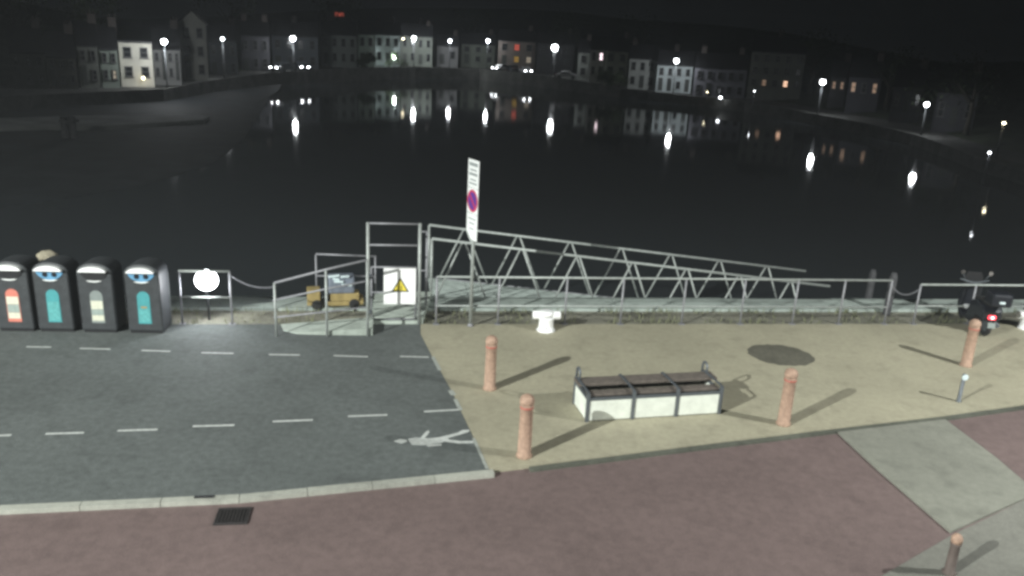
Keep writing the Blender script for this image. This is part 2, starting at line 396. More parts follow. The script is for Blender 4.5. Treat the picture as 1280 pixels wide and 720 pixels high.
# shore mud, added and stretched out, toned like the water to hide lamp reflections
mb = MB(); tp = [(px, shore(px)[0] - .5) for px in (-400, -250, -100, 0, 100, 200, 270, 320, 350)]
vs = []
bt = [(-400, 330), (-250, 300), (-100, 278), (0, 268), (100, 258), (190, 240), (256, 214), (306, 178), (338, 122)]
for px, D in tp: v = bearing(px); vs.append((v.x * D, v.y * D, WZ + .35))
for k in (.5, .05):
    for (px, D), q in zip(tp, bt):
        v = bearing(px); e = at(*q, WZ); d_ = Vector((v.x * D, v.y * D, 0)).lerp(Vector((e.x, e.y, 0)), 1 - k)
        vs.append((d_.x + random.uniform(-.4, .4), d_.y + random.uniform(-.6, .6), WZ + (.14 if k == .5 else .03)))
for q in bt: e = at(*q, WZ); vs.append((e.x, e.y, WZ - .25))
nn = len(tp); mb.add(vs, [(i * nn + k, i * nn + k + 1, (i + 1) * nn + k + 1, (i + 1) * nn + k) for i in range(3) for k in range(nn - 1)])
struct('reflection_hiding_mud', mb, M['hidingmud'])
# mudflat out on the left
mb = MB(); top = [(-140, 158), (-60, 153), (0, 151), (45, 149.5), (90, 147.5), (150, 146.5), (210, 147), (250, 148.5), (262, 151)]
bot = [(258, 157), (225, 161), (180, 165), (120, 167.5), (60, 168), (0, 170), (-60, 172), (-140, 176)]
pts = [at(x, y, WZ) for x, y in top + bot]; pts = [(p.x + random.uniform(-.3, .3), p.y + random.uniform(-.5, .5)) for p in pts]
cx = sum(p[0] for p in pts) / len(pts); cy = sum(p[1] for p in pts) / len(pts)
ntp = len(top); vs = [(x, y, WZ - .1) for x, y in pts]
ins = []
for i, p in enumerate(pts):
    j = len(pts) - 1 - i; q = pts[min(max(j, 0), len(pts) - 1)]
    ins.append((p[0] * .82 + q[0] * .18, p[1] * .82 + q[1] * .18, WZ + .42))
vs += ins; nn = len(pts)
mb.add(vs, [(i, (i + 1) % nn, (i + 1) % nn + nn, i + nn) for i in range(nn)] + [tuple(range(nn, 2 * nn))])
struct('mudflat', mb, M['mud'])

# ------------------------------------------------------------------ quay railing
def rail_set(name, label, posts, top, mid, low_from=None, h_top=1.1, grp=None, m=None, cat='railing', o=0.0, gm='galv'):
    s0 = posts[0]; base = Q(s0, o); t = thing(name, label, cat, base, QA, grp)
    L = posts[-1] - s0
    MB().tube([(0, 0, h_top), (L, 0, h_top)], 0.026, 10).build('top_rail', M[gm], t)
    for hm in mid: MB().tube([(0, 0, hm), (L, 0, hm)], 0.021, 8).build('lower_rail', M[gm], t)
    for p in posts:
        pm_ = MB(); pm_.tube([(p - s0, 0, -0.02), (p - s0, 0, h_top)], 0.024, 8)
        pm_.box((p - s0, 0, 0.006), (.14, .14, .012)); pm_.build('post', M['galvd'], t)
    return t
rail_set('quay_railing', 'long galvanised two rail railing running past the sloping gangway', [-1.7, -.29, 1.27, 2.6, 4.1, 5.56, 6.89, 8.09, 9.3], 1.13, [.44], h_top=1.12)
rail_set('quay_railing', 'galvanised railing continuing past the chain gap behind the dark scooter', [10.08, 11.57, 13.05, 14.5, 16.0], 1.05, [.47], h_top=1.02)
t = rail_set('quay_railing', 'short glaring railing panel in front of the floodlight, right of the bins', [-7.18, -6.14], 1.2, [.61], h_top=1.2)
for ds in (-.42, -.24): 
    MB().tube([(ds, 0, -.02), (ds, 0, 1.18)], 0.03, 8).build('post', M['galv'], t)
def chain(a, b, sag, label):
    mb = MB(); n_ = 34; a = Vector(a); b = Vector(b)
    pts = [a.lerp(b, i / n_) - Vector((0, 0, sag * 4 * (i / n_) * (1 - i / n_))) for i in range(n_ + 1)]
    for i in range(n_):
        c_ = (pts[i] + pts[i + 1]) / 2; d = (pts[i + 1] - pts[i]).normalized(); L = (pts[i + 1] - pts[i]).length * .72
        sd = d.cross(Vector((0, 0, 1))).normalized(); uu = sd if i % 2 else sd.cross(d).normalized()
        ring_ = [c_ + d * L * math.cos(k / 8 * 2 * math.pi) + uu * .016 * math.sin(k / 8 * 2 * math.pi) for k in range(9)]
        mb.tube(ring_, .0055, 5, cap=False)
    o = mb.build('chain', M['chain']); tag(o, label, 'chain')
chain(Q(-6.14, 0, 1.12), Q(-5.05, -.72, 1.10), .13, 'chain drooping between the short railing panel and the ramp rail')
chain(Q(9.3, 0, 1.0), Q(10.08, 0, .92), .20, 'chain drooping across the gap at the right end of the long railing')

# ------------------------------------------------------------------ ramp, gate
mb = MB()
poly = [(-5.12, 0), (-5.0, -.42), (-4.7, -.62), (-4.2, -.68), (-3.1, -.72), (-3.1, 0)]
vs = []; zf = lambda s: 0.004 + (s + 5.12) / 2.02 * .16
for s_, o_ in poly: p = Q(s_, o_, zf(s_)); vs.append(p)
for s_, o_ in poly: p = Q(s_, o_, -0.02); vs.append(p)
nn = len(poly); mb.add(vs, [tuple(range(nn)), tuple(reversed(range(nn, 2 * nn)))] + [(i, (i + 1) % nn, (i + 1) % nn + nn, i + nn) for i in range(nn)])
struct('concrete_ramp', mb, M['ramp'])
struct('landing_slab', MB().sheet([qxy(-3.12, .03), qxy(-2.0, .03), qxy(-1.72, 1.93), qxy(-3.12, 1.93)], 0.16, .30), M['ramp'])
t = thing('ramp_railing', 'sloping pipe handrail climbing along the front of the pale ramp to the gate', 'railing', Q(-5.1, -.76), QA)
MB().tube([(0, 0, 1.18), (1.05, 0, 1.48), (1.9, .0, 1.70)], .026, 8).build('handrail', M['galvd'], t)
MB().tube([(-.04, 0, .80), (1.05, 0, 1.06), (1.9, .0, 1.24)], .021, 8).build('lower_rail', M['galvd'], t)
MB().tube([(-.04, 0, .42), (1.9, 0, .66)], .018, 8).build('lower_rail', M['galvd'], t)
for x_, h_ in ((0, 1.18), (1.05, 1.48), (1.9, 1.7)):
    MB().tube([(x_, 0, -.02), (x_, 0, h_)], .026, 8).build('post', M['galv'], t)
t = thing('ramp_railing', 'level pipe rail along the water side of the ramp behind the yellow trolley', 'railing', Q(-4.5, 1.75), QA)
MB().tube([(0, 0, 1.14), (1.4, 0, 1.10)], .022, 8).build('top_rail', M['galvd'], t)
MB().tube([(0, 0, .6), (1.4, 0, .6)], .018, 8).build('lower_rail', M['galvd'], t)
for x_ in (0, 1.4): MB().tube([(x_, 0, 0), (x_, 0, 1.12)], .022, 8).build('post', M['galvd'], t)

t = thing('gangway_gate', 'tall tubular steel gate closing the head of the gangway', 'gate', Q(-3.21, 0), QA)
for x_, h_ in ((0, 2.33), (1.12, 2.33)):
    MB().tube([(x_, 0, -.02), (x_, 0, h_)], .036, 10).build('post', M['galv'], t)
for zz in (2.31, 1.83): MB().tube([(0, 0, zz), (1.12, 0, zz)], .022, 8).build('cross_rail', M['galvd'], t)
lf = MB()
for zz in (.12, 1.33): lf.tube([(.07, .0, zz), (1.04, .0, zz)], .02, 8)
for x_ in (.07, 1.04): lf.tube([(x_, .0, .12), (x_, .0, 1.33)], .02, 8)
lf.tube([(.07, 0, .75), (1.04, 0, .75)], .016, 8)
lf.build('leaf', M['galvd'], t)
mb = MB()
for zz in (.3, 1.15): mb.box((.03, -.0, zz), (.06, .09, .07), bev=.006)
mb.build('hinge', M['steel'], t)
# warning sign fixed on the gate
t = thing('warning_sign', 'square white board with a small yellow warning triangle fixed to the gate', 'sign', Q(-2.52, -.075, .5), QA)
MB().box((0, 0, .415), (.70, .012, .83), bev=.004).build('board', M['chalk'], t)
def tri(cx, cz, r, y, th):
    a = [(cx + r * 1.0 * math.cos(R(90 + k * 120)), cz + r * math.sin(R(90 + k * 120))) for k in range(3)]
    mt = Matrix(((1, 0, 0, 0), (0, 0, -1, y), (0, 1, 0, 0), (0, 0, 0, 1)))
    return MB().prism(a, th, mt)
tri(.01, .40, .225, -.0065, .003).build('triangle_border', M['black'], t)
tri(.01, .40, .17, -.0098, .003).build('triangle', M['signyellow'], t)
mb = MB()   # two walking figures as dark strokes inside the triangle
for dx in (-.035, .03):
    mb.box((.01 + dx, -.0145, .425), (.016, .003, .018)); mb.box((.01 + dx, -.0145, .385), (.018, .003, .05)); mb.box((.01 + dx, -.0145, .345), (.010, .003, .03))
mb.box((.015, -.0145, .327), (.13, .003, .007))
mb.build('pictogram', M['black'], t)
mb = MB()
for x_, z_ in ((-.31, .05), (.31, .05), (-.31, .78), (.31, .78)): mb.lathe([(.012, 0), (.010, .006)], (x_, -.006, z_), 8, Matrix.Rotation(R(90), 3, 'X'))
mb.build('fixing', M['steel'], t)

# ------------------------------------------------------------------ gangway
G0, G1, O1, O2 = -1.74, 9.15, 2.0, 3.8
def gz(s): return -0.02 - (s - G0) * 0.108
t = thing('gangway', 'long sloping truss sided gangway descending behind the quay railing', 'gangway', Q(G0, O1, 0), QA)
def lg(s, o, z): return Vector((s - G0, o - O1, z))
dk = MB(); TH = .09
for i in range(11):
    a = G0 + i * .99; e = min(a + .98, G1)
    vs = [lg(a, O1 + .04, gz(a)), lg(e, O1 + .04, gz(e)), lg(e, O2 - .04, gz(e)), lg(a, O2 - .04, gz(a))]
    vs += [v - Vector((0, 0, TH)) for v in vs]
    dk.add(vs, [(0, 1, 2, 3), (7, 6, 5, 4), (0, 4, 5, 1), (1, 5, 6, 2), (2, 6, 7, 3), (3, 7, 4, 0)])
dk.build('deck', M['deck'], t)
for o_, s0a, send in ((O1, -.96, 8.9), (O2, -.78, 9.15)):
    mb = MB(); HT = 1.52 if o_ == O1 else 1.45
    mb.tube([lg(G0, o_, gz(G0) + HT), lg(send, o_, gz(send) + HT)], .034, 8); mb.build('top_chord', M['galv'], t)
    MB().tube([lg(G0, o_, gz(G0) - .03), lg(G1, o_, gz(G1) - .03)], .05, 8).build('bottom_chord', M['galvd'], t)
    k = 0; s_ = s0a
    while s_ < send - .3:
        for sg in (-1, 1):
            e_ = s_ + sg * .66
            if G0 <= e_ <= send + .1:
                d0 = .035 * sg
                MB().tube([lg(s_ + d0, o_, gz(s_) + HT), lg(e_, o_, gz(e_))], .024, 6).build('diagonal', M['galv'], t)
        s_ += 1.455
    for e_ in (G0,):
        MB().tube([lg(e_, o_, gz(e_) - .05), lg(e_, o_, gz(e_) + HT)], .034, 8).build('end_post', M['galv'], t)
# handrail along inside
mb = MB()
for i in range(9):
    a = G0 + .4 + i * 1.2; mb.tube([lg(a, O1, gz(a) - .09), lg(a, O2, gz(a) - .09)], .035, 6)
mb.build('cross_beam', M['galvd'], t)
# gate side frame posts beside the gangway head
t = thing('gangway_portal', 'slim twin post frame standing between the gate and the gangway head', 'frame', Q(-1.92, .9), QA)
for x_ in (-.16, .02): MB().tube([(x_, 0, -.02), (x_, 0, 1.95)], .026, 8).build('post', M['galvd'], t)
for zz in (1.93, 1.0): MB().tube([(-.16, 0, zz), (.02, 0, zz)], .02, 8).build('cross_rail', M['galvd'], t)
# floating pontoon at the foot of the gangway
t = thing('pontoon', 'low floating pontoon at the foot of the gangway', 'pontoon', Q(9.0, 2.6, WZ), QA)
MB().box((3.2, 1.2, .72), (8.5, 2.6, .12), bev=.01).build('deck', M['deck'], t)
for x_ in (-.2, 3.2, 6.6): MB().box((x_, 1.2, .28), (1.8, 2.4, .78), bev=.08).build('float', M['steel'], t)
for (x, y, d, lb) in ((1118, 342, 21.8, 'slim dark mooring pile rising just beyond the chain gap'), (1092, 338, 24.0, 'fainter dark mooring pile left of the chain gap, further out')):
    p = place(x, y, d); o = MB().lathe([(.10, 0), (.095, p.z + 3.6), (.06, p.z + 3.72)], n=12).build('mooring_pile', M['pile'], loc=(p.x, p.y, -3.7)); tag(o, lb, 'mooring pile')
p = place(84, 146, 66)
t = thing('mooring_dolphin', 'dark clustered timber dolphin in front of the pale mudflat at left', 'mooring piles', (p.x, p.y, -3.2))
for dx, dy in ((-.28, 0), (.28, .1), (0, .45)): MB().lathe([(.26, 0), (.22, p.z + 3.2)], (dx, dy, 0), 12).build('pile', M['pile'], t)
MB().box((0, .15, p.z + 2.9), (1.0, .9, .18), bev=.02).build('cap', M['pile'], t)

# ------------------------------------------------------------------ no-waiting sign on its post
pb = Q(-.93, -.12)
t = thing('parking_sign', 'tall post carrying a narrow white no waiting sign seen nearly edge on', 'sign', pb)
MB().tube([(0, 0, -.02), (0, 0, 3.72)], .038, 12).build('post', M['galv'], t)
MB().lathe([(.08, 0), (.05, .05), (.04, .06)], (0, 0, 0), 12).build('base_collar', M['galvd'], t)
nrm = Vector((-.86, -.51, 0)).normalized(); tx = Vector((nrm.y * -1, nrm.x, 0))      # tx: reading direction
tx = Vector((0, 0, 1)).cross(nrm).normalized()
def plate(poly, off, th, name, m_, par):
    mt = Matrix((( tx.x, 0, nrm.x, nrm.x * off), (tx.y, 0, nrm.y, nrm.y * off), (0, 1, 0, 0), (0, 0, 0, 1)))
    return MB().prism(poly, th, mt).build(name, m_, par)
WD = .25
up_ = plate([(-WD, 3.16), (WD, 3.16), (WD, 3.76), (-WD, 3.76)], .045, .006, 'upper_plate', M['white'], t)
mid = plate([(-WD, 2.60), (WD, 2.60), (WD, 3.15), (-WD, 3.15)], .045, .006, 'roundel_plate', M['white'], t)
low = plate([(-WD, 2.20), (-.02, 2.02), (WD, 2.02), (WD, 2.59), (-WD, 2.59)], .045, .006, 'lower_plate', M['white'], t)
def bars(rows, par, off=.0525):
    for zc, w0, hh in rows: plate([(-w0, zc - hh), (w0, zc - hh), (w0, zc + hh), (-w0, zc + hh)], off, .002, 'lettering', M['signtext'], par)
bars([(3.66, .19, .035), (3.54, .15, .016), (3.45, .19, .028), (3.33, .13, .016), (3.25, .18, .018)], up_)
circ = lambda r, cz: [(r * math.cos(k / 28 * 2 * math.pi), cz + r * math.sin(k / 28 * 2 * math.pi)) for k in range(28)]
plate(circ(.245, 2.875), .0525, .002, 'red_ring', M['signred'], mid)
plate(circ(.19, 2.875), .0555, .002, 'blue_disc', M['purple'], mid)
a_ = R(-45); sl = []
for u_, v_ in ((-.2, -.028), (.2, -.028), (.2, .028), (-.2, .028)): sl.append((u_ * math.cos(a_) - v_ * math.sin(a_), 2.875 + u_ * math.sin(a_) + v_ * math.cos(a_)))
plate(sl, .0585, .002, 'red_slash', M['signred'], mid)
bars([(2.48, .17, .014), (2.38, .12, .014), (2.26, .10, .012)], low)
mb = MB()
for z_ in (2.3, 2.9, 3.5): mb.lathe([(.05, 0), (.05, .04)], (0, 0, z_), 12)
mb.build('clamp', M['galvd'], t)

# ------------------------------------------------------------------ recycling bins
def bin_proto(name, label, ap, labm, lower, loc):
    t = thing(name, label, 'bin', loc, R(6), 'recycling bins in a row by the quay')
    wd, dp, h = .70, .58, 1.50
    # body: rounded rectangle section that tapers a little, with arched top
    mb = MB()
    prof = []
    for k in range(13):
        a = math.pi * k / 12; prof.append((-wd / 2 * math.cos(a) * 1.0, h - .20 + .20 * math.sin(a)))
    poly = [(-wd / 2, .05)] + prof + [(wd / 2, .05)]
    mt = Matrix(((1, 0, 0, 0), (0, 0, -1, dp / 2), (0, 1, 0, 0), (0, 0, 0, 1)))
    bm_ = MB().prism([(x, z) for x, z in poly], dp, mt); body = bm_.build('body', M['blackplastic'], t)
    md = body.modifiers.new('bevel', 'BEVEL'); md.width = .035; md.segments = 3; md.limit_method = 'ANGLE'
    MB().box((0, 0, .03), (wd - .06, dp - .06, .06)).build('plinth', M['dark'], t)
    # hood lens on top of the aperture; its white paints in the lid's highlight
    y0 = -dp / 2
    def lens(zc, half, top_h, bot_h, off, th, nm, m_):
        pts = [(half * math.cos(math.pi * k / 14), zc + top_h * math.sin(math.pi * k / 14)) for k in range(15)]
        if bot_h: pts += [(-half * math.cos(math.pi * k / 14), zc - bot_h * math.sin(math.pi * k / 14)) for k in range(1, 14)]
        mt = Matrix(((1, 0, 0, 0), (0, 0, -1, y0 - off), (0, 1, 0, 0), (0, 0, 0, 1)))
        return MB().prism(pts, th, mt).build(nm, m_, t)
    lens(1.335, .27, .105, 0, .0, .10, 'hood', M['chalk'])
    lens(1.325, .262, .0005, .19, .004, .012, 'aperture_panel', M['blue'] if ap == 'blue' else M['dark'])
    if ap == 'blue':
        for x_ in (-.09, .09): MB().lathe([(.05, 0), (.05, .012)], (x_, y0 - .016, 1.245), 16, Matrix.Rotation(R(90), 3, 'X')).build('deposit_hole', M['scoot'], t)
    mt2 = Matrix(((1, 0, 0, 0), (0, 0, -1, y0 - .004), (0, 1, 0, 0), (0, 0, 0, 1)))
    lip = [(-.15, 1.135), (-.08, 1.115), (0, 1.108), (.08, 1.115), (.15, 1.135), (.08, 1.138), (0, 1.132), (-.08, 1.138)]
    MB().prism(lip, .03, mt2).build('lip', M['white'], t)
    # pill label
    pill = [(.125 * math.cos(math.pi * k / 14), .80 + .125 * math.sin(math.pi * k / 14)) for k in range(15)] + [(-.13, .22), (.13, .22)]
    mt3 = Matrix(((1, 0, 0, .0), (0, 0, -1, y0 - .002), (0, 1, 0, 0), (0, 0, 0, 1)))
    lab = MB().prism(pill, .004, mt3).build('label', M[labm], t)
    for z0_, z1_, mm, hw in lower:
        MB().prism([(-hw, z0_), (hw, z0_), (hw, z1_), (-hw, z1_)], .003, Matrix(((1, 0, 0, .0), (0, 0, -1, y0 - .0065), (0, 1, 0, 0), (0, 0, 0, 1)))).build('label_panel', M[mm], lab)
    mb = MB(); mb.box((wd / 2 - .012, y0 - .004, .7), (.008, .006, 1.0)); mb.box((-wd / 2 + .012, y0 - .004, .7), (.008, .006, 1.0)); mb.build('door_seam', M['dark'], t)
    MB().lathe([(.014, 0), (.012, .008)], (.26, y0 - .0, .95), 10, Matrix.Rotation(R(90), 3, 'X')).build('lock', M['chrome'], t)
    return t
y_ = lambda px: at(px, 416)
bin_proto('recycling_bin', 'black bin with coral topped label, leftmost of the four bins', 'dark', 'coral', [(.60, .76, 'paper', .115), (.42, .595, 'greypaper', .115), (.29, .415, 'paper', .115)], at(30, 408.5))
bin_proto('recycling_bin', 'black bin with plain teal label and blue opening, below the canvas bundle', 'blue', 'teal', [(.26, .66, 'tealpaper', .11)], at(79, 409))
bin_proto('recycling_bin', 'black bin with grey topped label and white slips', 'dark', 'greylab', [(.52, .70, 'paper', .115), (.40, .51, 'greypaper', .11), (.27, .39, 'paper', .115)], at(132, 410))
bin_proto('recycling_bin', 'black bin with teal label and blue opening, rightmost beside the floodlit railing', 'blue', 'teal', [(.56, .60, 'yellow', .06), (.26, .54, 'tealpaper', .11)], at(189, 411))
t = thing('canvas_bundle', 'pale brown tied canvas bundle on a post behind the bins', 'bundle', Q(-10.0, .6))
MB().tube([(0, 0, -.02), (0, 0, 1.2)], .03, 8).build('post', M['galvd'], t)
bm = bmesh.new(); bmesh.ops.create_icosphere(bm, subdivisions=3, radius=1)
random.seed(5)
for v in bm.verts:
    k = 1 + .10 * math.sin(v.co.x * 6) * math.cos(v.co.z * 5 + v.co.y * 4); v.co = Vector((v.co.x * .21 * k, v.co.y * .15 * k, v.co.z * .14 * k + 1.32))
me = bpy.data.meshes.new('sack'); bm.to_mesh(me); bm.free(); me.materials.append(M['canvas'])
for p in me.polygons: p.use_smooth = True
o = bpy.data.objects.new('sack', me); COL.objects.link(o); o.parent = t

# ------------------------------------------------------------------ floodlight behind railing
fp = Q(-6.68, .25)
t = thing('floodlight', 'glaring white round floodlight just behind the short railing panel', 'floodlight', fp, R(20))
MB().tube([(0, .08, -.05), (0, .08, .80)], .025, 10).build('post', M['polepaint'], t)
AXm = Matrix.Rotation(R(90), 3, 'X')
MB().lathe([(.10, -.16), (.17, -.10), (.235, .02), (.24, .05), (.225, .05)], (0, 0, .94), 24, AXm).build('housing', M['galvd'], t)
MB().lathe([(.236, .052), (.215, .085), (.14, .125), (.04, .14)], (0, 0, .94), 24, AXm).build('lens', M['flood'], t)
MB().box((0, .06, .94), (.06, .12, .26), bev=.01).build('bracket', M['steel'], t)
ld = bpy.data.lights.new('flood_light', 'POINT'); ld.energy = 130; ld.color = (.93, .96, 1.0); ld.shadow_soft_size = .2
lo = bpy.data.objects.new('flood_light', ld); COL.objects.link(lo); lo.parent = t; lo.location = (0, -.16, .94)

# ------------------------------------------------------------------ yellow trolley behind the ramp
t = thing('yellow_trolley', 'yellow framed trolley carrying a dark box under bluish sheeting behind the ramp rail', 'trolley', Q(-4.1, 1.25, .05), QA + R(6))
MB().box((-.42, 0, .22), (.30, .34, .38), bev=.02).build('motor_cover', M['yellow'], t)
mb = MB(); mb.box((.28, -.26, .10), (.85, .05, .10), bev=.008); mb.box((.28, .26, .10), (.85, .05, .10), bev=.008); mb.box((.70, 0, .10), (.05, .5, .10), bev=.008); mb.build('frame', M['yellow'], t)
MB().box((.30, .05, .20), (.66, .34, .18), bev=.015).build('tray', M['yellow'], t)
MB().box((.22, .05, .50), (.60, .36, .42), bev=.05).build('box', M['tarp'], t)
for i, (x_, z_, w_) in enumerate(((.05, .735, .26), (.30, .725, .20), (.16, .60, .22), (.34, .52, .24), (.10, .66, .16))):
    MB().box((x_, -.14 - .02 * (i % 2), z_), (w_, .07, .045), Matrix.Rotation(R(-6 + i * 4), 3, 'Y'), bev=.012).build('folded_strip', M['reflector'], t)
for x_ in (-.35, .5):
    for y_s in (-.3, .3):
        wh = MB().lathe([(.10, -.03), (.12, -.015), (.12, .015), (.10, .03)], (x_, y_s, .09), 16, AXm).build('wheel', M['rubber'], t)

# ------------------------------------------------------------------ white mooring bollards
def tee(label, loc, rot):
    t = thing('mooring_bollard', label, 'mooring bollard', loc, rot, 'white T headed mooring bollards')
    MB().lathe([(.21, 0), (.21, .025), (.185, .03), (.165, .12), (.16, .24), (.18, .30), (.185, .33)], n=28).build('stem', M['chalk'], t)
    AY = Matrix.Rotation(R(90), 3, 'Y')
    MB().lathe([(.07, -.315), (.092, -.31), (.098, -.295), (.098, .295), (.092, .31), (.07, .315)], (0, 0, .37), 24, AY).build('crossbar', M['chalk'], t)
    MB().lathe([(.17, 0), (.165, .09), (.14, .11), (.06, .12)], (0, 0, .36), 24).build('cap', M['chalk'], t)
    MB().lathe([(.016, 0), (.016, .012)], (-.02, -.170, .10), 10, AXm).build('bolt_hole', M['black'], t)
    return t
tee('white T headed mooring bollard standing before the long railing', at(682, 413), R(6))
tee('white T headed mooring bollard cut by the right edge of the picture', at(1283, 411), R(8))

# ------------------------------------------------------------------ terracotta bollards
def bollard(label, loc, m_='bollard', cut=0.0):
    t = thing('bollard', label, 'bollard', loc, 0, 'terracotta bollards on the promenade')
    MB().lathe([(.125, -.01), (.125, .03), (.108, .05), (.100, .86 - cut), (.108, .87 - cut), (.108, .89 - cut), (.100, .90 - cut)], n=24).build('shaft', M[m_], t)
    MB().lathe([(.101, .90 - cut), (.112, .92 - cut), (.114, .97 - cut), (.095, 1.02 - cut), (.055, 1.05 - cut), (.01, 1.055 - cut)], n=24).build('cap', M[m_], t)
    MB().lathe([(.106, .835 - cut), (.109, .84 - cut), (.109, .86 - cut), (.106, .865 - cut)], n=24).build('band', M['redband'], t)
    return t
bollard('terracotta bollard standing left, near the foot of the sign post', at(612, 486))
bollard('terracotta bollard nearest the kerb corner, left of the planter', at(655, 570))
bollard('terracotta bollard between the dark round patch and the road, right of the planter', at(979, 530))
bollard('terracotta bollard directly in front of the dark scooter', at(1207, 457))
t = thing('bollard', 'short slim grimy bollard at the bottom right on the near pavement', 'bollard', at(1186, 716, -.01))
MB().lathe([(.085, -.01), (.085, .02), (.062, .03), (.058, .40), (.066, .42), (.066, .45)], n=20).build('shaft', M['bollard_dk'], t)
MB().lathe([(.066, .45), (.068, .52), (.045, .56), (.01, .575)], n=20).build('cap', M['bollard'], t)
t = thing('marker_post', 'slim grey post with pale reflector at the head of the pale crossing band', 'marker post', at(1198, 502))
MB().lathe([(.05, -.01), (.05, .02), (.035, .03), (.033, .56), (.02, .58)], n=14).build('post', M['steel'], t)
MB().lathe([(.055, 0), (.062, .006), (.055, .014)], (0, -.036, .52), 18, AXm).build('reflector', M['reflector'], t)

# ------------------------------------------------------------------ planter bench
pa = math.atan2(.59, 2.42)
t = thing('trough_planter', 'long white panelled trough with dark timber top and steel corner hoops', 'planter', (1.40, 12.54, 0), pa)
L, D_, Hh = 2.49, .72, .40
fr = MB()
for x_ in (0, L * .335, L * .665, L):
    for y_p in (0, D_): 
        MB().box((x_, y_p, .262), (.055, .055, .524), bev=.004).build('frame_post', M['steel'], t)
fr = MB()
for y_p in (0, D_): fr.box((L / 2, y_p, .42), (L - .06, .04, .045))
for x_ in (0, L): fr.box((x_, D_ / 2, .42), (.04, D_ - .06, .045))
fr.build('rim', M['steel'], t)
for k in range(3):
    x0_ = L * (0, .335, .665)[k]; x1_ = L * (.335, .665, 1)[k]
    for y_p, nm in ((-.0, 'front_panel'), (D_, 'rear_panel')):
        MB().box(((x0_ + x1_) / 2, y_p, .205), (x1_ - x0_ - .065, .018, .37), bev=.003).build(nm, M['panel'], t)
for x_ in (0, L): MB().box((x_, D_ / 2, .205), (.018, D_ - .07, .37), bev=.003).build('end_panel', M['panel'], t)
MB().box((L / 2, .13, .465), (L - .06, .17, .045), bev=.008).build('timber_plank', M['timber'], t)
MB().box((L / 2 + .03, .55, .50), (L + .16, .30, .05), bev=.008).build('timber_plank', M['timber'], t)
for x_ in (0, L * .335, L * .665, L):
    MB().box((x_, D_ / 2, .536), (.045, D_ + .02, .014), bev=.003).build('strap', M['steel'], t)
MB().box((L / 2, D_ / 2, .30), (L - .1, D_ - .1, .04)).build('soil', M['soil'], t)
for x_ in (.02, L - .02):
    pts = [(x_, D_ - .13, .46)] + [(x_, D_ - .05 - .09 * math.cos(math.pi * k / 8), .63 + .09 * math.sin(math.pi * k / 8)) for k in range(9)] + [(x_, D_ + .04, .5)]
    MB().tube(pts, .022, 8).build('hoop', M['steel'], t)

# ------------------------------------------------------------------ motor scooter
t = thing('motor_scooter', 'dark motor scooter with glowing red tail light parked by the railing', 'scooter', at(1229, 419), R(84))
# local: +x forward
def wheel(x_):
    wq = MB().tube([(x_ + .21 * math.cos(k / 20 * 2 * math.pi), 0, .26 + .21 * math.sin(k / 20 * 2 * math.pi)) for k in range(21)], .055, 8, cap=False).build('tyre', M['rubber'], t)
    MB().lathe([(.15, -.02), (.16, 0), (.15, .02)], (x_, 0, .26), 20, AXm).build('rim', M['steel'], wq); return wq
wheel(.0); wheel(1.25)
side = [(-.18, .42), (-.22, .66), (-.10, .80), (.25, .82), (.52, .74), (.60, .52), (.62, .34), (.95, .30), (1.02, .45), (1.0, .80), (.98, 1.0), (1.06, 1.02), (1.16, .70), (1.22, .42), (1.10, .28), (1.0, .20), (.45, .20), (.25, .30), (.12, .46)]
o = MB().prism(side, .44, Matrix(((1, 0, 0, 0), (0, 0, -1, .22), (0, 1, 0, 0), (0, 0, 0, 1)))).build('body', M['scoot'], t)
md = o.modifiers.new('bevel', 'BEVEL'); md.width = .04; md.segments = 3; md.limit_method = 'ANGLE'
o = MB().prism([(-.2, .79), (-.1, .86), (.2, .90), (.5, .84), (.56, .76), (.2, .80)], .28, Matrix(((1, 0, 0, 0), (0, 0, -1, .14), (0, 1, 0, 0), (0, 0, 0, 1)))).build('seat', M['rubber'], t)
MB().box((-.32, 0, 1.02), (.40, .46, .32), bev=.06).build('top_case', M['scoot'], t)
MB().box((-.22, 0, .84), (.25, .2, .03)).build('carrier', M['steel'], t)
MB().tube([(1.02, -.34, 1.10), (1.02, -.12, 1.04), (1.04, 0, 1.02), (1.02, .12, 1.04), (1.02, .34, 1.10)], .018, 8).build('handlebar', M['steel'], t)
o = MB().prism([(-.2, 1.0), (.2, 1.0), (.24, 1.12), (.16, 1.28), (-.16, 1.28), (-.24, 1.12)], .012, Matrix(((0, 0, 1, 1.1), (1, 0, 0, 0), (0, 1, 0, 0), (0, 0, 0, 1)))).build('windscreen', M['dark'], t)
for sy in (-1, 1):
    mi = MB().tube([(1.02, .22 * sy, 1.08), (1.0, .32 * sy, 1.27)], .009, 6).build('mirror', M['steel'], t)
    MB().lathe([(.05, 0), (.055, .02)], (1.0, .33 * sy, 1.29), 14, Matrix.Rotation(R(-90), 3, 'Y')).build('mirror_glass', M['chrome'], mi)
MB().tube([(1.05, 0, 1.0), (1.25, 0, .26)], .03, 8).build('fork', M['steel'], t)
tl = MB().box((-.20, 0, .52), (.08, .16, .09), bev=.015).build('tail_light', M['tail'], t)
MB().lathe([(.035, 0), (.02, .02)], (-.24, 0, .52), 12, Matrix.Rotation(R(-90), 3, 'Y')).build('bulb', M['tailhot'], tl)
MB().box((-.27, 0, .34), (.01, .17, .13), Matrix.Rotation(R(12), 3, 'Y')).build('number_plate', M['greylab'], t)
MB().lathe([(.05, 0), (.045, .42)], (-.15, -.2, .30), 12, Matrix.Rotation(R(80), 3, 'Y')).build('exhaust', M['steel'], t)
MB().box((-.525, 0, .98), (.02, .12, .05)).build('reflector', M['reflector'], t)

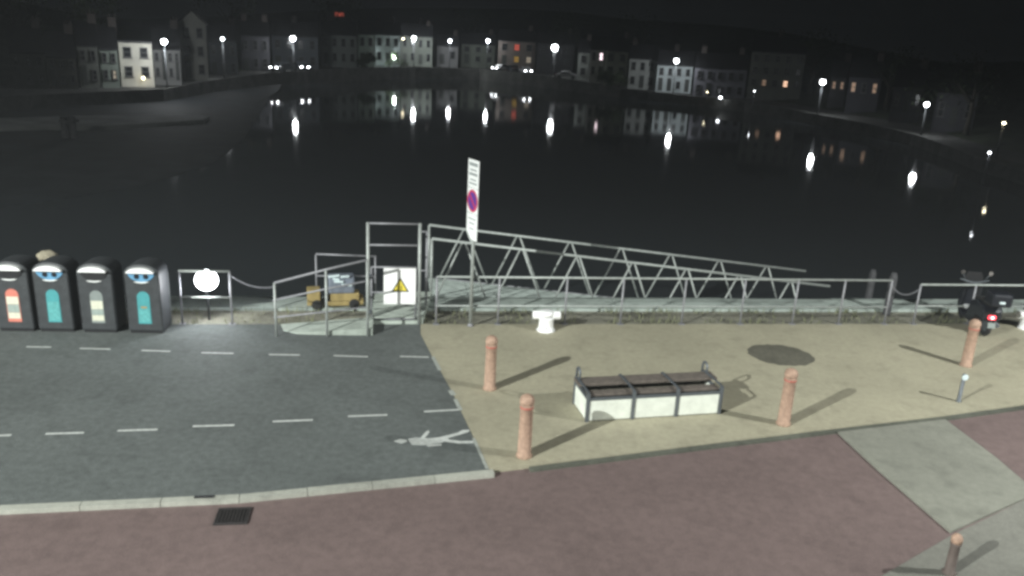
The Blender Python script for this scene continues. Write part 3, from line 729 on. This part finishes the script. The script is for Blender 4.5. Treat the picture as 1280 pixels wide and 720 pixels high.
# ------------------------------------------------------------------ weeds along the verge
random.seed(11); mb = MB()
for i in range(2000):
    s_ = random.uniform(-9.5, 15); o_ = random.choice((random.gauss(.12, .07), random.uniform(.1, .93), random.gauss(.88, .05)))
    if -3.15 < s_ < -1.95 or o_ < .03 or o_ > .95: continue
    if math.sin(s_ * 2.3) + math.sin(s_ * 5.1 + 1) + random.uniform(-1, 1) < -.5: continue
    p = Q(s_, o_, -.015); h = random.uniform(.04, .20); a = random.uniform(0, 6.28); dx, dy = math.cos(a) * .012, math.sin(a) * .012
    lx, ly = random.uniform(-.06, .06), random.uniform(-.06, .06)
    mb.add([(p.x - dx, p.y - dy, p.z), (p.x + dx, p.y + dy, p.z), (p.x + lx, p.y + ly, p.z + h)], [(0, 1, 2)])
tag(mb.build('rough_grass', M['weed']), 'tufts of rough grass along the foot of the quay railing', 'grass', kind='stuff')

# ------------------------------------------------------------------ street lamps
def near_lamp(pos, towards, label, power, col):
    x, y, z, = pos; d = (Vector(towards) - Vector((x, y, 0))); d.z = 0; d.normalize()
    arm = 1.3; bx, by = x - d.x * arm, y - d.y * arm
    t = thing('street_lamp', label, 'street lamp', (bx, by, 0), math.atan2(d.y, d.x))
    MB().tube([(0, 0, -.1), (0, 0, 1.2), (0, 0, z + .12)], [.09, .08, .05], 12).build('pole', M['galvd'], t)
    MB().tube([(0, 0, z + .10), (.5, 0, z + .22), (arm - .2, 0, z + .20)], .035, 8).build('arm', M['galvd'], t)
    hd = MB().box((arm, 0, z + .20), (.60, .28, .10), bev=.03).build('lantern', M['galvd'], t)
    MB().box((arm, 0, z + .143), (.40, .20, .012)).build('lamp_glass', M['lampsmall'], hd)
    ld = bpy.data.lights.new('lamp_light', 'SPOT'); ld.spot_size = R(158); ld.spot_blend = .25; ld.energy = power; ld.color = col; ld.shadow_soft_size = .11
    lo = bpy.data.objects.new('lamp_light', ld); COL.objects.link(lo); lo.parent = t; lo.location = (arm, 0, z)
near_lamp(LAMP_A[:3], (0, 10, 0), 'very tall lighting mast behind and far left of the viewpoint', LAMP_A[3], (.96, 1.0, .95))
near_lamp(LAMP_B[:3], (5, 13, 0), 'tall street lamp beside the road, right of the viewpoint', LAMP_B[3], (.97, 1.0, .96))

def far_lamp(px, py, label, r, mt_, power):
    r = r * .85; D = shore(px)[0] + 1.5
    p = place(px, py, D); zg = shore(px)[1]; H_ = p.z - zg
    t = thing('street_lamp', label, 'street lamp', (p.x, p.y, zg), math.atan2(-p.x, p.y), 'street lamps along the far quay')
    MB().tube([(0, .5, 0), (0, .5, 1.0), (0, .5, H_ + .5)], [.10, .08, .06], 8).build('pole', M['polepaint'], t)
    MB().tube([(0, .5, H_ + .45), (0, 0, H_ + r + .12)], .05, 6).build('arm', M['polepaint'], t)
    MB().lathe([(r * 1.1, 0), (r * .9, .12), (.05, .22)], (0, 0, H_ + r * .8), 14).build('hood', M['polepaint'], t)
    prof = [(max(.01, r * math.sin(math.pi * k / 10)), -r * math.cos(math.pi * k / 10)) for k in range(11)]
    MB().lathe(prof, (0, 0, H_), 16).build('lamp_glass', M[mt_], t)
    ld = bpy.data.lights.new('lamp_light', 'POINT'); ld.energy = power; ld.color = (.93, .97, 1.0); ld.shadow_soft_size = .3
    lo = bpy.data.objects.new('lamp_light', ld); COL.objects.link(lo); lo.parent = t; lo.location = (0, -.5, H_ - r - .35)
    return t
FL = [(205, 52, 'lit lamp above the bright white house at far left', .34, 'lamp', 1100),
      (278, 48.5, 'small lit lamp right of the tall gabled house', .24, 'lampsmall', 500),
      (366, 48, 'lit lamp above the parked cars at left of the far quay', .45, 'lamp', 900),
      (517.5, 47.5, 'lit lamp right of the bright pale green house', .48, 'lamp', 1500),
      (562.5, 51, 'small lit lamp, second right of the pale green house', .38, 'lampsmall', 500),
      (610, 51, 'small lit lamp left of the red shop light', .42, 'lampsmall', 500),
      (693.5, 59.5, 'brightest lamp of the far quay, above the headlights', .66, 'lampbig', 500),
      (845.5, 76, 'lit lamp before the long terrace with dark doors', .42, 'lamp', 900),
      (1028.5, 102.5, 'lit lamp right of the house with warm windows', .38, 'lamp', 500),
      (1158.5, 130.5, 'lit lamp on the dark shore at right', .28, 'lamp', 250)]
for a in FL: far_lamp(*a)
def small_light(px, py, D, label, r, mt_, h=None, power=0):
    p = place(px, py, D); zg = min(shore(px)[1], p.z - .5) if h is None else p.z - h
    t = thing('quay_light', label, 'light', (p.x, p.y, zg)); H_ = p.z - zg
    MB().lathe([(.08, 0), (.06, H_ - r)], n=10).build('post', M['galvd'], t)
    prof = [(max(.01, r * math.sin(math.pi * k / 8)), -r * .7 * math.cos(math.pi * k / 8)) for k in range(9)]
    MB().lathe(prof, (0, 0, H_), 12).build('lamp_glass', M[mt_], t)
    if power:
        ld = bpy.data.lights.new('lamp_light', 'POINT'); ld.energy = power; ld.color = (.88, .98, 1.0); ld.shadow_soft_size = .2
        lo = bpy.data.objects.new('lamp_light', ld); COL.objects.link(lo); lo.parent = t; lo.location = (0, 0, H_ + r + .15)
small_light(900.5, 122, 128, 'small white low light at the water edge right of the terrace', .22, 'lampsmall')
small_light(884, 115, 130, 'dim low light beside the small white quay light', .10, 'porch')
small_light(1237, 191, 62, 'small low light on the water edge at far right', .09, 'lampsmall')
small_light(1255, 154, 80, 'flat pale light high on the right hand shore', .13, 'porch')
small_light(943, 114, 124, 'faint bluish low light below the house with warm windows', .09, 'lampsmall')
small_light(493, 73, shore(493)[0] + 1.2, 'post light on the quay before the brightest bluish white house', .22, 'lampsmall', None, 900)

# ------------------------------------------------------------------ houses across the water
def house(x0, x1, yt, yb, dD, col, label, cols, rows, roof='ridge', lit=(), doors=(0,), rh=2.2, chim=(0.9,), depth=7.0, zfix=None):
    xm = (x0 + x1) / 2; D = shore(xm)[0] + dD + 1.5
    A = place(x0, yb, D); Bq = place(x1, yb, D); T = place(xm, yt, D)
    zb = (A.z + Bq.z) / 2; W_ = math.hypot(Bq.x - A.x, Bq.y - A.y); H_ = T.z - zb; ang = math.atan2(Bq.y - A.y, Bq.x - A.x)
    mid_ = (A + Bq) / 2
    zg = shore(xm)[1]; foot = min(0, (zg - .4) - zb)
    t = thing('house', label, 'house', (mid_.x, mid_.y, zb), ang, 'houses along the far quay')
    wm = wallmat(col); hw = W_ / 2
    mb = MB(); mb.box((0, depth / 2, (H_ + foot) / 2), (W_, depth, H_ - foot))
    if roof == 'gable':
        mb.prism([(-hw, 0), (hw, 0), (0, rh)], depth - .004, Matrix(((1, 0, 0, 0), (0, 0, 1, .002), (0, 1, 0, H_ + .002), (0, 0, 0, 1))))
    elif roof == 'ridge':
        mb.prism([(.01, 0), (depth - .01, 0), (depth / 2, rh)], W_ - .01, Matrix(((0, 0, 1, -hw + .005), (1, 0, 0, 0), (0, 1, 0, H_ + .002), (0, 0, 0, 1))))
    mb.build('wall', wm, t)
    rf = MB()
    if roof == 'ridge':
        rf.prism([(-.35, -.14), (depth / 2, rh + .08), (depth + .35, -.14), (depth + .35, .03), (depth / 2, rh + .26), (-.35, .03)], W_ + .2, Matrix(((0, 0, 1, -hw - .1), (1, 0, 0, 0), (0, 1, 0, H_ + .06), (0, 0, 0, 1))))
    elif roof == 'gable':
        rf.prism([(-hw - .3, -.12), (0, rh + .07), (hw + .3, -.12), (hw + .3, .05), (0, rh + .25), (-hw - .3, .05)], depth + .3, Matrix(((1, 0, 0, 0), (0, 0, 1, -.15), (0, 1, 0, H_ + .06), (0, 0, 0, 1))))
    else:
        rf.box((0, depth / 2, H_ + .12), (W_ + .2, depth + .2, .24), bev=.02)
    r_ = rf.build('roof', M['slate'], t)
    for c_ in chim:
        ch = MB(); xx = (c_ - .5) * W_ * .92; ch.box((xx, depth / 2, H_ + rh + .35), (.8, .6, 1.4), bev=.02); ch.box((xx, depth / 2, H_ + rh + 1.08), (.92, .72, .1))
        for k in (-.2, .2): ch.lathe([(.12, 0), (.10, .35)], (xx + k, depth / 2, H_ + rh + 1.13), 8)
        ch.build('chimney', M['brick'], r_)
    fh = H_ / rows; cw = W_ / cols; idx = 0
    for r in range(rows):
        for c_ in range(cols):
            xc = -hw + cw * (c_ + .5)
            if r == 0 and c_ in doors:
                d = MB().box((xc, -.03, 1.05), (min(1.0, cw * .5), .08, 2.1), bev=.01).build('door', M['door'], t)
                MB().lathe([(.04, 0), (.04, .05)], (xc + .3, -.07, 1.0), 8, AXm).build('handle', M['steel'], d); continue
            ww = min(1.1, cw * .42); wh_ = min(1.5, fh * .5); zc = r * fh + fh * .52
            wf = MB()
            for sx in (-1, 1): wf.box((xc + sx * ww / 2, -.04, zc), (.09, .10, wh_ + .09))
            for sz in (-1, 0, 1): wf.box((xc, -.04, zc + sz * wh_ / 2), (ww - .092, .09, .08))
            wf.box((xc, -.07, zc - wh_ / 2 - .10), (ww + .3, .2, .09))
            f_ = wf.build('window', M['frame'], t)
            gm_ = 'glass'
            for (lr, lc, mm) in lit:
                if lr == r and lc == c_: gm_ = mm
            MB().box((xc, -.012, zc), (ww - .09, .02, wh_ - .06)).build('pane', M[gm_], f_)
    return t
gG = (.36, .40, .37)
house(18, 60, 66, 110, 8, (.12, .13, .11), 'dim dark rendered house at the far left edge', 3, 2, 'ridge')
house(62, 98, 72, 108, 7, (.16, .16, .14), 'dim low house second from the left edge', 3, 2, 'ridge')
house(101, 126, 58, 106, 7, (.17, .18, .16), 'narrow dim house with plain front left of the white house', 2, 2)
house(128, 150, 62, 104, 6, (.26, .30, .26), 'greyish green house touching the white house', 2, 2, lit=((0, 1, 'cream'),), doors=())
wh = house(152, 193, 54, 102, 6, (.62, .60, .52), 'bright white house with a warmly lit ground floor', 2, 2, 'flat', rh=.2, chim=(), doors=())
house(194, 227, 62, 100, 6, (.34, .34, .33), 'grey terrace with two dark doors under the far left lamp', 4, 2, doors=(1, 3))
house(228, 261, 30, 98, 6, (.34, .34, .31), 'tall gabled house, tallest of the left group', 2, 3, 'gable', rh=1.5, chim=())
house(263, 298, 52, 96, 12, (.12, .13, .14), 'dim slate blue house right of the tall gabled house', 3, 2)
house(303, 338, 46, 90, 12, (.08, .08, .09), 'dim grey house with two chimneys left of the parked cars', 3, 2, chim=(.1, .9))
house(341, 398, 46, 86, 13, (.12, .135, .15), 'wide dim blue grey house behind the parked cars', 4, 2, chim=(.5,))
house(402, 446, 44, 81, 9, (.30, .33, .31), 'long low grey green house left of the bright pair', 4, 2, chim=(.2,))
house(448, 468, 43, 80, 7, (.62, .70, .62), 'pale green house with sloping dark pipe, left of the brightest house', 2, 2, chim=())
house(469, 500, 44, 79, 6, (.78, .84, .84), 'brightest bluish white house of the far shore', 3, 2, chim=(.1,), doors=(1,))
house(476, 540, 31, 60, 16, (.22, .24, .23), 'taller grey building rising behind the brightest house', 5, 2, 'flat', rh=.3, chim=(.2, .8), doors=())
house(501, 540, 46, 80, 7, (.20, .22, .19), 'grey house with four openings right of the brightest house', 4, 2, doors=(0, 2))
house(546, 572, 58, 80, 8, (.22, .22, .22), 'low dim house between the two small lamps', 2, 1)
house(576, 618, 56, 80, 9, (.16, .18, .15), 'dim greenish house behind the moored headlights', 3, 2)
house(622, 668, 52, 82, 10, (.20, .17, .15), 'pub front with a red light and amber window', 3, 2, lit=((1, 1, 'redglow'), (0, 1, 'amber'), (0, 2, 'cream')), doors=(0,))
house(670, 716, 56, 84, 16, (.07, .07, .075), 'dark house under the brightest lamp', 3, 2)
house(721, 735, 66, 97, 8, (.26, .28, .26), 'narrow dim house left of the one with the bright upper window', 1, 2, doors=())
house(736, 754, 62, 97, 7, (.42, .42, .40), 'narrow house with one brilliant pinkish upper window', 2, 2, lit=((1, 1, 'pinkwin'),), doors=(1,), chim=())
house(755, 783, 64, 96, 8, (.46, .48, .40), 'pale cream house behind the dark hedge', 2, 2, doors=())
house(784, 818, 74, 110, 6, (.42, .44, .42), 'pale terrace house with dark door left of the terrace lamp', 3, 2, doors=(1,), chim=(.1,))
house(819, 863, 82, 114, 6, (.50, .56, .56), 'pale bluish terrace house with three dark doors under the lamp', 4, 2, doors=(0, 1, 3), chim=(.5,))
house(865, 930, 86, 121, 6, (.22, .22, .25), 'long dim mauve grey house right of the terrace lamp', 5, 2, doors=(1,), chim=(.1, .9))
house(934, 1001, 66, 112, 14, (.20, .21, .19), 'tall broad house with two warm lit windows', 5, 3, lit=((0, 1, 'warmdim'), (0, 3, 'warm')), doors=(), chim=(.5,))
house(1036, 1056, 98, 116, 16, (.07, .07, .07), 'small dark cottage with a dim warm window', 2, 1, lit=((0, 0, 'warmdim'), (0, 1, 'warmdim')), doors=())
house(1058, 1098, 98, 122, 15, (.06, .06, .07), 'dark cottage with two faint windows at right', 3, 1, lit=((0, 0, 'warmdim'), (0, 2, 'warmdim')), doors=())
house(1112, 1150, 110, 140, 12, (.08, .08, .09), 'dark cottage left of the right hand shore lamp', 3, 1, doors=(1,))
house(1164, 1215, 118, 158, 12, (.07, .07, .08), 'dark long cottage right of the right hand shore lamp', 3, 1, doors=(1,))
# red lit gable on the hillside
p = place(424, 13, 230)
hs = thing('hillside_cottage', 'tiny hillside cottage with a dull red light above the grey green house', 'house', (p.x, p.y, p.z - 2.6), R(8))
MB().box((0, 2, 0.2), (6, 4, 4.8)).build('wall', wallmat((.10, .10, .10)), hs)
MB().prism([(-.3, 0), (4.3, 0), (2, 1.8)], 6.4, Matrix(((0, 0, 1, -3.2), (1, 0, 0, 0), (0, 1, 0, 2.61), (0, 0, 0, 1)))).build('roof', M['slate'], hs)
MB().box((0, -.03, 1.6), (2.4, .1, .9)).build('window', M['redglow'], hs)
# porch light of the white house
p = place(179, 97.5, shore(179)[0] + 6.6)
t = thing('porch_light', 'warm porch lamp on the ground floor of the bright white house', 'light', (p.x, p.y, p.z))
MB().lathe([(.02, -.12), (.12, -.10), (.13, .08), (.02, .12)], n=12).build('lamp_glass', M['porch'], t)
MB().box((0, .35, .1), (.05, .7, .05)).build('bracket', M['steel'], t)
p = place(504, 48.5, shore(504)[0] + 7.4)
o = MB().lathe([(.02, -.12), (.20, -.10), (.20, .08), (.02, .12)], n=12).build('wall_light', M['porch'], loc=p)
tag(o, 'small warm wall light just left of the lamp by the pale green house', 'light')

# ------------------------------------------------------------------ cars on the far quay
def car(px, py, dD, ang, label, paint, lights):
    D = shore(px)[0] + dD; p = place(px, py, D); zg = shore(px)[1] + .03
    t = thing('parked_car', label, 'car', (p.x, p.y, zg), ang, 'cars parked on the far quay')
    prof = [(-2.0, .35), (-2.05, .75), (-1.7, .92), (-1.35, .95), (-.9, 1.42), (.5, 1.45), (1.1, .98), (1.9, .85), (2.05, .6), (2.0, .32)]
    mt = Matrix(((1, 0, 0, 0), (0, 0, -1, .84), (0, 1, 0, 0), (0, 0, 0, 1)))
    o = MB().prism(prof, 1.68, mt).build('body', M[paint], t); md = o.modifiers.new('bevel', 'BEVEL'); md.width = .07; md.segments = 3; md.limit_method = 'ANGLE'
    for sy in (-.845, .845):
        MB().prism([(-1.15, .98), (-.82, 1.34), (.42, 1.36), (.88, .98)], .012, Matrix(((1, 0, 0, 0), (0, 0, -1, sy + .006), (0, 1, 0, 0), (0, 0, 0, 1)))).build('side_window', M['glass'], t)
    for x_ in (-1.3, 1.3):
        for sy in (-.78, .78):
            wq = MB().lathe([(.28, -.09), (.32, -.07), (.32, .07), (.28, .09)], (x_, sy, .32), 18, AXm).build('wheel', M['rubber'], t)
            MB().lathe([(.19, -.10), (.19, .10)], (x_, sy, .32), 14, AXm).build('rim', M['steel'], wq)
    for sy in (-.6, .6):
        MB().box((2.01, sy, .68), (.08, .34, .16), bev=.02).build('headlight', M['head' if lights else 'chrome'], t)
        MB().box((-2.02, sy, .74), (.06, .28, .14), bev=.02).build('rear_light', M['signred'], t)
    return t
car(375, 86, 3.5, R(-52), 'car with bright headlights parked under the lamp at left of the far quay', 'cardark', True)
car(353, 86, 4.0, R(-115), 'car with two small pale lights left of the car under the lamp', 'cardark', True)
car(626, 88, 3.0, R(-130), 'pale car with glaring headlights left of the amber window', 'carwhite', True)
car(641, 88, 5.5, R(-70), 'dark car between the two pairs of glaring headlights', 'cardark', False)
car(657, 93, 2.6, R(-75), 'pale car facing the water with the brightest headlights', 'carwhite', True)
car(708, 94, 3.0, R(-8), 'pale car standing sideways right of the brightest headlights', 'carwhite', False)

# ------------------------------------------------------------------ trees and shrubs on the far shore
def tree(px, dD, h, cr, label, n=900, trunk=True, seed=0, name='tree', group='trees behind the far houses'):
    random.seed(seed); D = shore(px)[0] + dD; v = bearing(px); zg = shore(px)[1]
    if dD > 16: zg += min(6, (dD - 14) * .13)
    t = thing(name, label, 'tree' if trunk else 'shrub', (v.x * D, v.y * D, zg - .1), 0, group)
    if trunk:
        mb = MB(); mb.tube([(0, 0, 0), (.1, 0, h * .3), (0, .1, h * .6)], [.3, .22, .12], 8)
        for k in range(6):
            a = k * 1.05; mb.tube([(.05, 0, h * (.3 + .04 * k)), (math.cos(a) * cr * .5, math.sin(a) * cr * .5, h * (.5 + .05 * k))], [.12, .04], 6)
        mb.build('trunk', M['bark'], t)
    cl = [(random.gauss(0, cr * .45), random.gauss(0, cr * .45), h * (random.uniform(.45, .95) if trunk else random.uniform(.2, .8))) for _ in range(9 if trunk else 5)]
    mb = MB()
    for i in range(n):
        c = random.choice(cl); rr = cr * .38; p = Vector((random.gauss(c[0], rr * .55), random.gauss(c[1], rr * .55), max(.1, random.gauss(c[2], rr * .5))))
        a = Vector((random.gauss(0, 1), random.gauss(0, 1), random.gauss(0, 1))).normalized() * random.uniform(.1, .24); b_ = a.orthogonal().normalized() * random.uniform(.07, .16)
        mb.add([p - a, p + b_, p + a, p - b_], [(0, 1, 2, 3)])
    mb.build('crown', M['leaf'], t)
tl_ = [(20, 24, 11, 4, 'dark tree behind the dim house at the far left edge'), (112, 24, 10, 4, 'dark tree behind the narrow dim house'), (290, 30, 11, 4.5, 'dark tree behind the slate blue house'),
       (420, 30, 12, 5, 'dark tree behind the long low grey green house'), (590, 26, 11, 5, 'dark tree behind the dim greenish house'), (715, 24, 11, 4.5, 'dark tree right of the brightest lamp'),
       (800, 26, 11, 5, 'dark tree behind the pale terrace'), (1020, 24, 9, 4, 'dark tree behind the lamp right of the warm windows'), (1120, 22, 8, 4, 'dark tree between the dark cottages'), (1230, 18, 8, 4, 'dark tree near the right edge of the far shore')]
for i, (px, dd, h, cr, lb) in enumerate(tl_): tree(px, dd, h, cr, lb, seed=i + 20)
for i, (px, dd, h, cr, lb) in enumerate([(452, 3, 3.0, 1.5, 'dark shrub below the pale green house'), (463, 2.6, 3.4, 1.3, 'taller dark shrub between the pale green and brightest houses'), (490, 2.8, 3.3, 1.9, 'wide dark shrub below the brightest house'),
                                         (762, 3, 2.8, 2.0, 'dark hedge bush at left below the cream house'), (776, 3, 2.9, 2.0, 'dark hedge bush at right below the cream house')]):
    tree(px, dd, h, cr, lb, n=700, trunk=False, seed=i + 60, name='shrub', group='shrubs along the far quay')

# ------------------------------------------------------------------ night haze over the harbour
hz_ = bpy.data.materials.new('night haze'); hz_.use_nodes = True
hn = hz_.node_tree.nodes; hn.remove(hn['Principled BSDF'])
pv = hn.new('ShaderNodeVolumePrincipled'); pv.inputs['Density'].default_value = 0.0010; pv.inputs['Color'].default_value = (.9, .95, 1.0, 1); pv.inputs['Anisotropy'].default_value = 0.0
hz_.node_tree.links.new(pv.outputs['Volume'], hn['Material Output'].inputs['Volume'])
tag(MB().box((0, 330, 21), (1900, 1240, 54)).build('haze', hz_), kind='stuff', label='thin night haze over the harbour')
